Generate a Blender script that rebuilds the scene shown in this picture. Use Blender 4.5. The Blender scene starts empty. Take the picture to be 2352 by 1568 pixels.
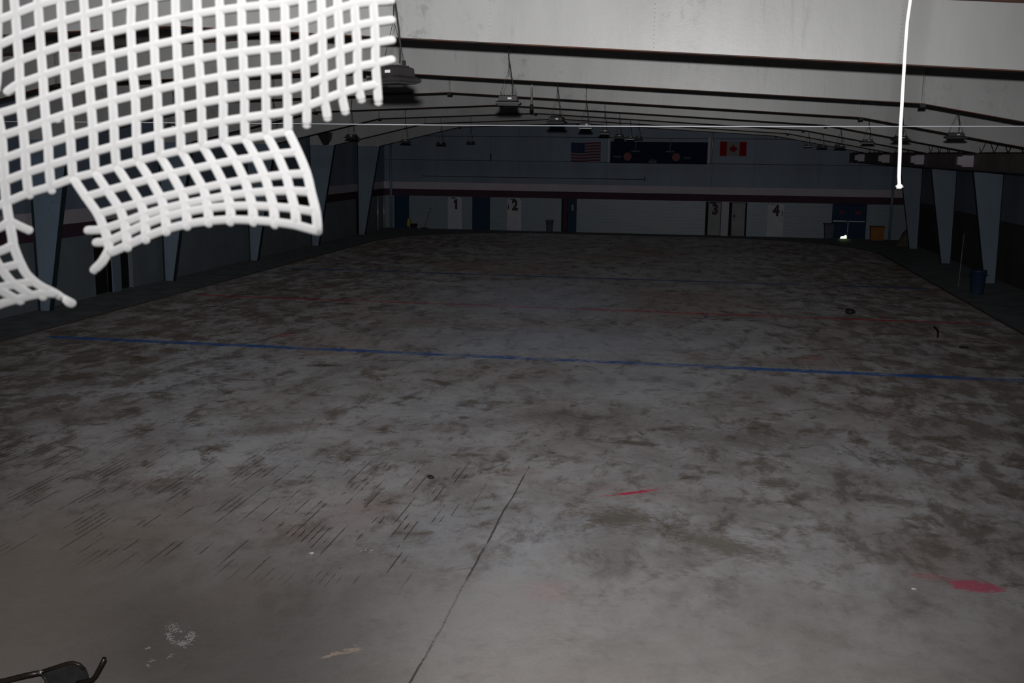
import bpy, math, random
import mathutils
from mathutils import Vector as V, Matrix
random.seed(7)
C = bpy.context.scene.collection
S = bpy.context.scene

# ------------------------------------------------------------ camera, light, exposure
FPX, YAW, PIT, ROL, CH = 2424.5, .1715, .1789, .0118, 4.846
fwd = V((-math.sin(YAW) * math.cos(PIT), math.cos(YAW) * math.cos(PIT), -math.sin(PIT)))
r0 = V((math.cos(YAW), math.sin(YAW), 0)); u0 = r0.cross(fwd)
RT = r0 * math.cos(ROL) + u0 * math.sin(ROL); UP = -r0 * math.sin(ROL) + u0 * math.cos(ROL)
cam = bpy.data.cameras.new('camera'); co = bpy.data.objects.new('camera', cam); C.objects.link(co)
cam.sensor_width = 36; cam.lens = FPX / 2352 * 36; cam.clip_start = .05; cam.clip_end = 300
co.matrix_world = Matrix(((RT.x, UP.x, -fwd.x, 0), (RT.y, UP.y, -fwd.y, 0), (RT.z, UP.z, -fwd.z, CH), (0, 0, 0, 1)))
cam.dof.use_dof = True; cam.dof.focus_distance = 22; cam.dof.aperture_fstop = 32
S.camera = co
S.view_settings.view_transform = 'Standard'; S.view_settings.look = 'None'
S.view_settings.exposure = 0; S.view_settings.gamma = 1
wd = bpy.data.worlds.new('world'); S.world = wd; wd.use_nodes = True
wd.node_tree.nodes['Background'].inputs[0].default_value = (.5, .6, .75, 1)
wd.node_tree.nodes['Background'].inputs[1].default_value = .012
# the flash on top of the camera
fl = bpy.data.lights.new('camera_flash', 'SPOT'); fo = bpy.data.objects.new('camera_flash', fl); C.objects.link(fo)
fl.energy = 7350; fl.spot_size = math.radians(84); fl.spot_blend = 1; fl.shadow_soft_size = .042
fl.color = (1, .985, .97)
fo.location = (-.01, -.02, CH + .25)
FD = (fwd + V((-0.015, 0, .005))).normalized()
fo.rotation_euler = FD.to_track_quat('-Z', 'Y').to_euler()
fl.use_nodes = True
nt = fl.node_tree; em = nt.nodes['Emission']; lf = nt.nodes.new('ShaderNodeLightFalloff')
lf.inputs['Strength'].default_value = 1; lf.inputs['Smooth'].default_value = 85
nt.links.new(lf.outputs['Quadratic'], em.inputs['Strength'])

def ray(x, y): return fwd + RT * ((x - 1176) / FPX) - UP * ((y - 784) / FPX)
def aty(x, y, Y): d = ray(x, y); p = d * (Y / d.y); p.z += CH; return p
def atx(x, y, X): d = ray(x, y); p = d * (X / d.x); p.z += CH; return p
def atz(x, y, Z=0): d = ray(x, y); p = d * ((Z - CH) / d.z); p.z += CH; return p

# ------------------------------------------------------------ materials
def mat(name, col, rough=.6, spec=.5, metal=0, var=0, vscale=3, bump=0, bscale=20, col2=None, stretch=(1, 1, 1)):
    m = bpy.data.materials.new(name); m.use_nodes = True
    t = m.node_tree; b = t.nodes['Principled BSDF']
    b.inputs['Base Color'].default_value = (*col, 1); b.inputs['Roughness'].default_value = rough
    b.inputs['Specular IOR Level'].default_value = spec; b.inputs['Metallic'].default_value = metal
    tc = t.nodes.new('ShaderNodeTexCoord'); mp = t.nodes.new('ShaderNodeMapping')
    mp.inputs['Scale'].default_value = stretch
    t.links.new(tc.outputs['Object'], mp.inputs[0])
    if var or col2:
        n = t.nodes.new('ShaderNodeTexNoise'); n.inputs['Scale'].default_value = vscale; n.inputs['Detail'].default_value = 6
        n.inputs['Roughness'].default_value = .62
        t.links.new(mp.outputs[0], n.inputs['Vector'])
        mx = t.nodes.new('ShaderNodeMix'); mx.data_type = 'RGBA'
        rp = t.nodes.new('ShaderNodeMapRange'); rp.inputs[1].default_value = .35; rp.inputs[2].default_value = .65
        t.links.new(n.outputs[0], rp.inputs[0]); t.links.new(rp.outputs[0], mx.inputs[0])
        c2 = col2 or tuple(c * (1 - var) for c in col)
        mx.inputs[6].default_value = (*col, 1); mx.inputs[7].default_value = (*c2, 1)
        t.links.new(mx.outputs[2], b.inputs['Base Color'])
    if bump:
        n = t.nodes.new('ShaderNodeTexNoise'); n.inputs['Scale'].default_value = bscale; n.inputs['Detail'].default_value = 4
        t.links.new(mp.outputs[0], n.inputs['Vector'])
        bp = t.nodes.new('ShaderNodeBump'); bp.inputs['Strength'].default_value = bump; bp.inputs['Distance'].default_value = .02
        t.links.new(n.outputs[0], bp.inputs['Height']); t.links.new(bp.outputs[0], b.inputs['Normal'])
    return m

class NB:
    """small helper for writing node graphs"""
    def __init__(s, m): s.t = m.node_tree
    def n(s, kind, **kw):
        o = s.t.nodes.new('ShaderNode' + kind)
        for k, v in kw.items(): setattr(o, k, v)
        return o
    def put(s, sock, v):
        if isinstance(v, bpy.types.NodeSocket): s.t.links.new(v, sock)
        elif isinstance(v, (tuple, list)) and len(v) == 3 and sock.type == 'RGBA': sock.default_value = (*v, 1)
        else: sock.default_value = v
    def m(s, op, a, b=0, c=0, clamp=False):
        o = s.n('Math', operation=op, use_clamp=clamp)
        s.put(o.inputs[0], a); s.put(o.inputs[1], b); s.put(o.inputs[2], c); return o.outputs[0]
    def rng(s, v, a, b, c=0, d=1):
        o = s.n('MapRange', interpolation_type='SMOOTHSTEP')
        s.put(o.inputs[0], v)
        for i, x in enumerate((a, b, c, d)): s.put(o.inputs[i + 1], x)
        return o.outputs[0]
    def mix(s, f, a, b, bt='MIX'):
        o = s.n('Mix', data_type='RGBA', blend_type=bt)
        s.put(o.inputs[0], f); s.put(o.inputs[6], a); s.put(o.inputs[7], b); return o.outputs[2]
    def noise(s, vec, scale, detail=6, rough=.6, dist=0):
        o = s.n('TexNoise'); s.put(o.inputs['Vector'], vec); o.inputs['Scale'].default_value = scale
        o.inputs['Detail'].default_value = detail; o.inputs['Roughness'].default_value = rough
        o.inputs['Distortion'].default_value = dist; return o.outputs[0]
    def mapv(s, vec, scale=(1, 1, 1), rot=(0, 0, 0), loc=(0, 0, 0)):
        o = s.n('Mapping'); s.put(o.inputs[0], vec); o.inputs['Location'].default_value = loc
        o.inputs['Rotation'].default_value = rot; o.inputs['Scale'].default_value = scale; return o.outputs[0]

def floor_material():
    m = bpy.data.materials.new('rink_slab_concrete'); m.use_nodes = True
    g = NB(m); b = m.node_tree.nodes['Principled BSDF']
    P = g.n('TexCoord').outputs['Object']
    sx = g.n('SeparateXYZ'); g.put(sx.inputs[0], P); X, Y = sx.outputs[0], sx.outputs[1]
    big = g.noise(g.mapv(P, (1, 1, 1)), .16, 4, .55, .6)
    mid = g.noise(g.mapv(P, (1, .7, 1), (0, 0, .5)), .75, 9, .68, .35)
    fine = g.noise(g.mapv(P, (.8, .8, 1), (0, 0, -.3)), 4.2, 10, .76, .1)
    grit = g.noise(P, 38, 6, .7)
    streak = g.noise(g.mapv(P, (1.25, .62, 1), (0, 0, .55)), 1.35, 11, .74, .25)
    # pale cement / paint residue against bare grey
    base = g.mix(g.rng(mid, .36, .66), (.182, .174, .170), (.282, .279, .282))
    base = g.mix(g.m('MULTIPLY', g.rng(big, .5, .68), g.rng(fine, .4, .6), 0), base, (.31, .33, .37))
    base = g.mix(g.m('MULTIPLY', g.rng(big, .48, .34), .55), base, (.20, .145, .13))
    base = g.mix(g.m('MULTIPLY', g.rng(Y, 13, 8.6), .6), base, (.245, .222, .205))
    # brown mud blotches and streaks, thickened to paint the side falloff of the flash
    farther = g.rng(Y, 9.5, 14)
    edge = g.m('MULTIPLY', g.m('ADD', g.rng(X, 0, 6.5), g.rng(X, -7, -14)), farther)  # dimming of the flash toward both sides, put into the floor colour
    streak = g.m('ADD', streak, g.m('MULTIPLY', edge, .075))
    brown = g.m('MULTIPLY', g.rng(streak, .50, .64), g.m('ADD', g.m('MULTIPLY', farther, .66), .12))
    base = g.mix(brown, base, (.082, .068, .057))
    mud_falloff = g.m('ADD', g.noise(g.mapv(P, (1, 1, 1), (0, 0, 0), (3.1, 7.7, 0)), 1.05, 9, .72, .5), g.m('MULTIPLY', edge, .04))
    base = g.mix(g.m('MULTIPLY', g.rng(mud_falloff, .54, .66), g.m('ADD', g.m('MULTIPLY', farther, .7), .1)), base, (.062, .05, .037))
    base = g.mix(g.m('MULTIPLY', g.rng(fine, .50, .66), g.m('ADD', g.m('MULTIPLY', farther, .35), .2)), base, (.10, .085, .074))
    fleck = g.noise(g.mapv(P, (1, 2.2, 1), (0, 0, .4)), 9, 9, .75)
    base = g.mix(g.m('MULTIPLY', g.m('MULTIPLY', g.rng(fleck, .58, .66), farther), .45), base, (.40, .41, .43))
    base = g.mix(g.m('MULTIPLY', g.m('MULTIPLY', g.rng(fleck, .42, .34), farther), .5), base, (.08, .068, .06))
    base = g.mix(g.m('MULTIPLY', g.rng(grit, .62, .72), .2), base, (.42, .42, .41))
    # brown drift at the near left
    dl = g.m('MULTIPLY', g.rng(X, -3.6, -7.5), g.rng(Y, 15, 10.5))
    base = g.mix(g.m('MULTIPLY', dl, .7), base, (.18, .15, .13))
    # grooves above the buried pipes, 10 cm apart, only where the skim coat has gone
    gx = g.m('FRACT', g.m('MULTIPLY', g.m('ADD', X, g.m('MULTIPLY', g.m('SUBTRACT', mid, .5), .02)), 10.5))
    line = g.m('LESS_THAN', g.m('ABSOLUTE', g.m('SUBTRACT', gx, .5)), .075)
    gm = g.noise(g.mapv(P, (7, .8, 1), (0, 0, 0), (2, 1, 0)), 1.0, 3, .5)
    zone = g.m('MULTIPLY', g.m('MULTIPLY', g.rng(Y, 10.3, 11.4), g.rng(Y, 16.2, 15)), g.rng(X, -2.5, -3.4))
    dash = g.m('MULTIPLY', g.m('MULTIPLY', line, zone), g.rng(g.m('ADD', gm, g.m('MULTIPLY', g.m('SUBTRACT', streak, .5), .8)), .55, .6))
    base = g.mix(g.m('MULTIPLY', dash, .85), base, (.03, .02, .018))
    cx = g.m('ABSOLUTE', g.m('SUBTRACT', X, g.m('ADD', -2.43, g.m('MULTIPLY', g.m('SUBTRACT', mid, .5), .12))))
    crack = g.m('MULTIPLY', g.m('LESS_THAN', cx, .013), g.m('MULTIPLY', g.m('LESS_THAN', Y, 15.7), g.rng(gm, .36, .44)))
    base = g.mix(g.m('MULTIPLY', crack, .8), base, (.04, .033, .028))
    # worn rink lines
    wear = g.rng(g.m('ADD', g.noise(g.mapv(P, (.6, 1.6, 1)), 1.3, 8, .7), g.m('MULTIPLY', g.m('SUBTRACT', fine, .5), .9)), .36, .56)
    def stripe(y0, half, col, amt, x0=-16.3, x1=8.6):
        a = g.m('LESS_THAN', g.m('ABSOLUTE', g.m('SUBTRACT', Y, y0)), half)
        a = g.m('MULTIPLY', a, g.m('MULTIPLY', g.m('GREATER_THAN', X, x0), g.m('LESS_THAN', X, x1)))
        return a, col, amt
    for a, col, amt in (stripe(24.27, .165, (.02, .075, .24), .92), stripe(40.8, .19, (.02, .06, .17), .8), stripe(32.52, .13, (.30, .015, .03), .75)):
        base = g.mix(g.m('MULTIPLY', g.m('MULTIPLY', a, g.m('ADD', g.m('MULTIPLY', wear, .7), .3)), amt), base, col)
    def ring(x0, y0, r, half, col, amt, thr=0):
        dx = g.m('SUBTRACT', X, x0); dy = g.m('SUBTRACT', Y, y0)
        d = g.m('SQRT', g.m('ADD', g.m('MULTIPLY', dx, dx), g.m('MULTIPLY', dy, dy)))
        a = g.m('LESS_THAN', g.m('ABSOLUTE', g.m('SUBTRACT', d, r)), half)
        return g.mix(g.m('MULTIPLY', g.m('MULTIPLY', a, wear), amt), base, col)
    base = ring(-4.15, 32.52, 4.57, .04, (0.026, 0.062, 0.187), .45)
    base = ring(-10.53, 25.88, 0, .30, (0.218, 0.026, 0.036), .6)
    base = ring(2.9, 26.0, 0, .30, (0.218, 0.047, 0.052), .42)
    base = ring(8.6, 32.52, 3.05, .04, (0.218, 0.031, 0.042), .5)
    def blot(x0, y0, ax, ay, rot, col, amt, t0, t1):
        c, s_ = math.cos(rot), math.sin(rot)
        dx = g.m('SUBTRACT', X, x0); dy = g.m('SUBTRACT', Y, y0)
        u = g.m('DIVIDE', g.m('ADD', g.m('MULTIPLY', dx, c), g.m('MULTIPLY', dy, s_)), ax)
        v = g.m('DIVIDE', g.m('SUBTRACT', g.m('MULTIPLY', dy, c), g.m('MULTIPLY', dx, s_)), ay)
        d = g.m('SQRT', g.m('ADD', g.m('MULTIPLY', u, u), g.m('MULTIPLY', v, v)))
        d = g.m('ADD', d, g.m('ADD', g.m('MULTIPLY', g.m('SUBTRACT', fine, .5), 2.2), g.m('MULTIPLY', g.m('SUBTRACT', fleck, .5), 3.4)))
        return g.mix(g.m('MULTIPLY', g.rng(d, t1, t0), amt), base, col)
    base = blot(3.32, 12.16, .30, .17, -.1, (0.322, 0.068, 0.104), .9, .8, 1.1)
    base = blot(2.85, 12.35, .25, .1, -.1, (0.260, 0.104, 0.114), .5, .6, 1.1)
    base = blot(-.75, 14.72, .42, .06, .55, (0.364, 0.026, 0.062), .9, .5, 1.2)
    base = blot(-1.45, 11.0, .3, .3, 0, (0.286, 0.187, 0.182), .5, .4, 1.2)
    base = blot(-8.2, 22.4, .5, .22, .3, (0.047, 0.036, 0.031), .8, .5, 1.0)
    base = blot(-14.5, 30.2, .3, .12, 0, (0.026, 0.021, 0.021), .9, .6, 1.0)
    base = blot(-13.8, 30.1, .3, .12, 0, (0.026, 0.021, 0.021), .9, .6, 1.0)
    base = blot(-.9, 13.6, .55, .5, .2, (0.078, 0.062, 0.044), .75, .3, 1.3)
    base = blot(.45, 12.9, .8, .35, -.5, (0.088, 0.075, 0.057), .7, .3, 1.3)
    base = blot(2.7, 15.2, .9, .22, -.3, (0.083, 0.073, 0.062), .7, .3, 1.3)
    base = blot(1.3, 15.6, .35, .3, .2, (0.068, 0.057, 0.044), .75, .3, 1.2)
    base = blot(-2.3, 18.9, 1.1, .8, .2, (0.088, 0.078, 0.068), .6, .2, 1.4)
    base = blot(.6, 18.0, 1.3, .8, -.2, (0.088, 0.078, 0.068), .6, .2, 1.4)
    base = blot(-7.2, 16.9, 1.0, .4, .6, (0.088, 0.068, 0.052), .65, .2, 1.3)
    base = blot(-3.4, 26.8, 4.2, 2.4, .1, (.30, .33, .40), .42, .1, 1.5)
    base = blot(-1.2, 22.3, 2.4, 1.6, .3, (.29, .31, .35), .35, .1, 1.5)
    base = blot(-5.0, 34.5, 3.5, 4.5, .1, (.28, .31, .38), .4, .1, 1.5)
    base = blot(-2.0, 10.4, 1.3, .9, .3, (0.270, 0.260, 0.255), .6, .4, 1.4)
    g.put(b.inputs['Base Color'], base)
    b.inputs['Roughness'].default_value = .62
    b.inputs['Diffuse Roughness'].default_value = 1
    b.inputs['Specular IOR Level'].default_value = .15
    b.inputs['Sheen Weight'].default_value = SHEEN; b.inputs['Sheen Roughness'].default_value = .35
    g.put(b.inputs['Sheen Tint'], g.mix(1.0, base, (3.3, 3.3, 3.45), 'MULTIPLY'))
    h = g.m('ADD', g.m('MULTIPLY', grit, .25), g.m('ADD', g.m('MULTIPLY', fine, .9), g.m('MULTIPLY', mid, 1.2)))
    h = g.m('SUBTRACT', h, g.m('MULTIPLY', g.m('ADD', dash, crack), .4))
    bp = g.n('Bump'); bp.inputs['Strength'].default_value = .75; bp.inputs['Distance'].default_value = .05
    g.put(bp.inputs['Height'], h); g.put(b.inputs['Normal'], bp.outputs[0])
    return m
SHEEN = .55

def block_material():
    m = bpy.data.materials.new('painted_block'); m.use_nodes = True
    g = NB(m); b = m.node_tree.nodes['Principled BSDF']
    P = g.n('TexCoord').outputs['Object']
    q = g.mapv(P, (1, 1, 1), (math.radians(90), 0, 0))
    br = g.n('TexBrick'); g.put(br.inputs['Vector'], q)
    br.inputs['Color1'].default_value = (.29, .365, .45, 1); br.inputs['Color2'].default_value = (.26, .335, .41, 1)
    br.inputs['Mortar'].default_value = (.25, .30, .35, 1); br.inputs['Scale'].default_value = 1
    br.inputs['Brick Width'].default_value = .4; br.inputs['Row Height'].default_value = .2; br.inputs['Mortar Size'].default_value = .012
    g.put(b.inputs['Base Color'], g.mix(g.rng(g.noise(P, 1.2), .4, .7), br.outputs[0], (.29, .34, .37)))
    b.inputs['Roughness'].default_value = .42
    bp = g.n('Bump'); bp.inputs['Strength'].default_value = .4; bp.inputs['Distance'].default_value = .01; bp.invert = True
    g.put(bp.inputs['Height'], br.outputs[1]); g.put(b.inputs['Normal'], bp.outputs[0])
    return m

def steel_material(name, col, rust=True):
    m = bpy.data.materials.new(name); m.use_nodes = True
    g = NB(m); b = m.node_tree.nodes['Principled BSDF']
    P = g.n('TexCoord').outputs['Object']
    n1 = g.noise(g.mapv(P, (1, 1, .35)), .9, 6, .6); n2 = g.noise(P, 14, 6, .7); n3 = g.noise(g.mapv(P, (6, 6, .6)), 1.4, 5, .6)
    c = g.mix(g.rng(n1, .35, .65), col, tuple(x * .88 for x in col))
    c = g.mix(g.m('MULTIPLY', g.rng(n3, .6, .72), .3), c, tuple(x * .5 for x in col))
    n4 = g.noise(g.mapv(P, (1, 1, .5), (0, 0, 0), (5, 0, 2)), .45, 3, .5); n5 = g.noise(P, 6, 8, .75)
    c = g.mix(g.m('MULTIPLY', g.m('MULTIPLY', g.rng(n4, .55, .65), g.rng(n5, .50, .62)), .5), c, tuple(x * .45 for x in col))
    if rust: c = g.mix(g.m('MULTIPLY', g.rng(n2, .66, .74), g.rng(n1, .5, .6)), c, (.16, .10, .07))
    g.put(b.inputs['Base Color'], c)
    b.inputs['Roughness'].default_value = .36; b.inputs['Specular IOR Level'].default_value = .4
    bp = g.n('Bump'); bp.inputs['Strength'].default_value = .12; bp.inputs['Distance'].default_value = .01
    g.put(bp.inputs['Height'], g.m('ADD', n2, n3)); g.put(b.inputs['Normal'], bp.outputs[0])
    return m

M = dict(
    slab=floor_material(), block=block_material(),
    web=steel_material('grey_painted_steel', (.56, .565, .57)),
    col=steel_material('blue_grey_painted_steel', (.24, .315, .41), False),
    flange=mat('rusty_flange', (.085, .07, .065), .7, .3, 0, 0, 2.2, col2=(.17, .06, .03)),
    plate=mat('bare_plate', (.50, .49, .48), .4, .5, .2, .3, 6),
    walk=mat('dark_walkway_concrete', (.085, .093, .098), .85, .2, 0, .35, 1.5, .3, 12),
    panel=mat('blue_grey_wall_panel', (.235, .30, .40), .5, .4, 0, .22, .6, .1, 6, stretch=(1, 1, .4)),
    lower=mat('grey_board', (.23, .275, .31), .55, .35, 0, .2, .9),
    brownwall=mat('brown_board', (.14, .125, .12), .8, .2, 0, .3, 1),
    fascia=mat('off_white_fascia', (.60, .55, .64), .6, .3, 0, .12, 1),
    maroon=mat('maroon_paint', (.10, .055, .08), .75, .1, 0, .2, 2),
    whitedoor=mat('white_door_paint', (.58, .60, .68), .5, .4, 0, .12, 2),
    greydoor=mat('grey_door_paint', (.30, .31, .33), .5, .4, 0, .2, 2),
    blue=mat('navy_door_paint', (.022, .06, .125), .6, .15, 0, .2, 2),
    dark=mat('dark_void', (.02, .022, .025), .9, .1),
    darkframe=mat('dark_frame', (.035, .05, .06), .7, .2),
    num=mat('maroon_numeral', (.06, .025, .04), .6, .3),
    netcord=mat('white_net_cord', (.56, .56, .565), 1, .0),
    rope=mat('white_rope', (1, .98, .94), .7, .2),
    wire=mat('steel_wire', (.26, .27, .30), .4, .5),
    cable=mat('black_cable', (.035, .033, .035), .6, .3),
    fixture=mat('dark_grey_lamp_housing', (.038, .035, .037), .5, .4, 0, .2, 8),
    lens=mat('smoked_lens', (.05, .05, .055), .25, .5),
    tag=mat('white_sticker', (.85, .87, .9), .5, .3),
    galv=mat('galvanised_steel', (.62, .62, .62), .35, .5, .4, .2, 8),
    deck=mat('roof_deck', (.30, .29, .29), .7, .2, 0, .3, .5),
    girder=mat('brown_girder', (.25, .21, .20), .7, .2, 0, .3, 1.2),
    navy=mat('scoreboard_navy', (.012, .022, .065), .7, .08, 0, .3, 1.5),
    redlight=mat('dull_red', (.24, .08, .09), .6, .3),
    smallred=mat('red_sign', (.22, .03, .04), .6, .3),
    greytext=mat('faded_lettering', (.12, .15, .19), .7, .2),
    flagred=mat('flag_red', (.30, .006, .015), .8, .2), flagwhite=mat('flag_white', (.27, .28, .28), .8, .2),
    usred=mat('stripe_red', (.15, .05, .07), .8, .2), uswhite=mat('stripe_white', (.25, .22, .26), .8, .2), usblue=mat('canton_blue', (.025, .04, .12), .8, .2),
    orange=mat('orange_plastic', (.42, .15, .018), .5, .3, 0, .2, 3), oranged=mat('orange_lid', (.20, .10, .03), .5, .3),
    blackp=mat('black_plastic', (.03, .03, .035), .45, .4), greyp=mat('grey_plastic', (.12, .13, .16), .6, .3),
    bluep=mat('blue_plastic', (.03, .06, .12), .5, .4), yellow=mat('yellow_plastic', (.45, .40, .04), .5, .3),
    wood=mat('pale_splintered_wood', (.62, .50, .42), .8, .2, 0, .4, 20), flake=mat('white_plaster_crumbs', (.85, .86, .84), .8, .2),
    tube=mat('black_enamel_tube', (.022, .021, .02), .35, .5, 0, .5, 12, col2=(.05, .033, .022)), vinyl=mat('black_vinyl', (.055, .055, .055), .65, .4, 0, .3, 10, .3, 40),
    tarp=mat('olive_tarp', (.16, .14, .09), .8, .2, 0, .4, 3, .4, 6),
    handle=mat('bright_chrome', (.9, .9, .9), .15, .5, .8),
)
_n = M['netcord'].node_tree.nodes['Principled BSDF']; _n.inputs['Diffuse Roughness'].default_value = 1; _n.inputs['Sheen Weight'].default_value = .4; _n.inputs['Sheen Roughness'].default_value = .6
M['walk'].node_tree.nodes['Principled BSDF'].inputs['Diffuse Roughness'].default_value = 1
day = bpy.data.materials.new('daylight'); day.use_nodes = True
_b = day.node_tree.nodes['Principled BSDF']; _b.inputs['Base Color'].default_value = (.8, .9, .7, 1)
_b.inputs['Emission Color'].default_value = (.82, 1, .62, 1); _b.inputs['Emission Strength'].default_value = 1.6
M['day'] = day

# ------------------------------------------------------------ mesh helpers
class MB:
    def __init__(s): s.v = []; s.f = []; s.mi = []; s.sm = []
    def add(s, vs, fs, mi=0, sm=False):
        o = len(s.v); s.v += [tuple(v) for v in vs]; s.f += [tuple(i + o for i in f) for f in fs]
        s.mi += [mi] * len(fs); s.sm += [sm] * len(fs); return s
    def box(s, x0, x1, y0, y1, z0, z1, mi=0):
        vs = [(x, y, z) for z in (z0, z1) for y in (y0, y1) for x in (x0, x1)]
        return s.add(vs, [(0, 2, 3, 1), (4, 5, 7, 6), (0, 1, 5, 4), (2, 6, 7, 3), (0, 4, 6, 2), (1, 3, 7, 5)], mi)
    def bbox(s, x0, x1, y0, y1, z0, z1, b=.01, mi=0):
        """box with chamfered vertical edges and top rim"""
        pts = [(x0 + b, y0), (x1 - b, y0), (x1, y0 + b), (x1, y1 - b), (x1 - b, y1), (x0 + b, y1), (x0, y1 - b), (x0, y0 + b)]
        cx, cy = (x0 + x1) / 2, (y0 + y1) / 2
        def sc(k): return [(cx + (x - cx) * (1 - 2 * k / (x1 - x0)), cy + (y - cy) * (1 - 2 * k / (y1 - y0))) for x, y in pts]
        rings = [(sc(b), z0), (pts, z0 + b), (pts, z1 - b), (sc(b), z1)]
        vs = [(x, y, z) for r, z in rings for x, y in r]; n = 8
        fs = [tuple(range(n))[::-1], tuple(3 * n + i for i in range(n))]
        for k in range(3):
            for i in range(n): fs.append((k * n + i, k * n + (i + 1) % n, (k + 1) * n + (i + 1) % n, (k + 1) * n + i))
        return s.add(vs, fs, mi)
    def prism_y(s, pts, y0, y1, mi=0):
        """polygon in X,Z extruded along Y"""
        n = len(pts); vs = [(x, y0, z) for x, z in pts] + [(x, y1, z) for x, z in pts]
        fs = [tuple(range(n)), tuple(range(2 * n - 1, n - 1, -1))] + [(i, i + n, (i + 1) % n + n, (i + 1) % n) for i in range(n)]
        return s.add(vs, fs, mi)
    def strip_y(s, pts, y0, y1, t, mi=0):
        """plate following a polyline in X,Z, thickness t in z, width y0..y1"""
        for (a, b), (c, d) in zip(pts, pts[1:]):
            L = math.hypot(c - a, d - b); nx, nz = -(d - b) / L * t, (c - a) / L * t
            s.prism_y([(a, b), (c, d), (c + nx, d + nz), (a + nx, b + nz)], y0, y1, mi)
        return s
    def tube(s, pts, r, n=8, mi=0, caps=True):
        pts = [V(p) for p in pts]; m = len(pts)
        rr = r if isinstance(r, (list, tuple)) else [r] * m
        up = V((0, 0, 1)); prev = None; rings = []
        for i, p in enumerate(pts):
            t = (pts[min(i + 1, m - 1)] - pts[max(i - 1, 0)])
            t = t.normalized() if t.length > 1e-9 else V((0, 0, 1))
            if prev is None:
                a = t.orthogonal().normalized()
            else:
                a = (prev - t * prev.dot(t)).normalized()
            prev = a; b = t.cross(a)
            rings.append([p + (a * math.cos(2 * math.pi * k / n) + b * math.sin(2 * math.pi * k / n)) * rr[i] for k in range(n)])
        vs = [v for R in rings for v in R]; fs = []
        for i in range(m - 1):
            for k in range(n): fs.append((i * n + k, i * n + (k + 1) % n, (i + 1) * n + (k + 1) % n, (i + 1) * n + k))
        if caps: fs += [tuple(range(n))[::-1], tuple((m - 1) * n + k for k in range(n))]
        return s.add(vs, fs, mi, True)
    def ball(s, c, r, n=8, m=5, mi=0):
        c = V(c); r = r if isinstance(r, (tuple, list)) else (r, r, r); vs = [c + V((0, 0, r[2]))]
        for i in range(1, m):
            a = math.pi * i / m
            for k in range(n):
                q = 2 * math.pi * k / n; vs.append(c + V((math.sin(a) * math.cos(q) * r[0], math.sin(a) * math.sin(q) * r[1], math.cos(a) * r[2])))
        vs.append(c - V((0, 0, r[2]))); fs = [(0, 1 + k, 1 + (k + 1) % n) for k in range(n)]
        for i in range(m - 2):
            for k in range(n):
                a = 1 + i * n; fs.append((a + k, a + n + k, a + n + (k + 1) % n, a + (k + 1) % n))
        a = 1 + (m - 2) * n; fs += [(a + k, len(vs) - 1, a + (k + 1) % n) for k in range(n)]
        return s.add(vs, fs, mi, True)
    def lathe(s, prof, c=(0, 0, 0), n=20, mi=0, sx=1, sy=1):
        vs = [(c[0] + r * math.cos(2 * math.pi * k / n) * sx, c[1] + r * math.sin(2 * math.pi * k / n) * sy, c[2] + z) for r, z in prof for k in range(n)]
        fs = []
        for i in range(len(prof) - 1):
            for k in range(n): fs.append((i * n + k, i * n + (k + 1) % n, (i + 1) * n + (k + 1) % n, (i + 1) * n + k))
        fs += [tuple(range(n))[::-1], tuple((len(prof) - 1) * n + k for k in range(n))]
        return s.add(vs, fs, mi, True)
    def build(s, name, mats, parent=None, **props):
        me = bpy.data.meshes.new(name); me.from_pydata(s.v, [], s.f)
        for m in (mats if isinstance(mats, (list, tuple)) else [mats]): me.materials.append(M[m])
        me.polygons.foreach_set('material_index', s.mi); me.polygons.foreach_set('use_smooth', s.sm)
        me.update(); o = bpy.data.objects.new(name, me); C.objects.link(o)
        if parent is not None: o.parent = parent
        for k, v in props.items(): o[k] = v
        return o

def thing(name, label, cat, loc=(0, 0, 0), rz=0, group=None):
    o = bpy.data.objects.new(name, None); C.objects.link(o); o.location = loc; o.rotation_euler = (0, 0, rz)
    o['label'] = label; o['category'] = cat
    if group: o['group'] = group
    return o
def tag(o, label, cat, group=None, **kw):
    o['label'] = label; o['category'] = cat
    if group: o['group'] = group
    for k, v in kw.items(): o[k] = v
    return o
def struct(name, mb, mats, parent=None): 
    o = mb.build(name, mats, parent)
    if parent is None: o['kind'] = 'structure'
    return o
def dup(root, loc, label, group=None, rz=None):
    r = root.copy(); C.objects.link(r); r.location = loc; r['label'] = label
    if group: r['group'] = group
    if rz is not None: r.rotation_euler = (0, 0, rz)
    for ch in list(root.children):
        c = ch.copy(); C.objects.link(c); c.parent = r
        for gch in ch.children:
            d = gch.copy(); C.objects.link(d); d.parent = c
    return r

# ------------------------------------------------------------ the hall
XL, XR, WY, Y0 = -19.42, 12.0, 64.65, -5.0
RX = -6.69
def top(x): return 7.10 - .055 * abs(x - RX)
CXL, CXR = -16.95, 8.98            # edges of the rink slab
def rounded(x0, x1, y0, y1, r, far=True, n=10):
    pts = [(x0, y0), (x1, y0)]
    for i in range(n + 1):
        a = math.pi / 2 * i / n; pts.append((x1 - r + r * math.cos(a), y1 - r + r * math.sin(a)))
    for i in range(n + 1):
        a = math.pi / 2 + math.pi / 2 * i / n; pts.append((x0 + r + r * math.cos(a), y1 - r + r * math.sin(a)))
    return pts
sl = rounded(CXL, CXR, Y0, 62.4, 8.5); mb = MB(); n = len(sl)
mb.add([(x, y, 0) for x, y in sl] + [(x, y, -.12) for x, y in sl], [tuple(range(n)), tuple(range(2 * n - 1, n - 1, -1))] + [(i, i + n, (i + 1) % n + n, (i + 1) % n) for i in range(n)])
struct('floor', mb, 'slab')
mb = MB().box(XL - .3, XR + .3, Y0, WY + .6, -.3, -.035)
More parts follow.
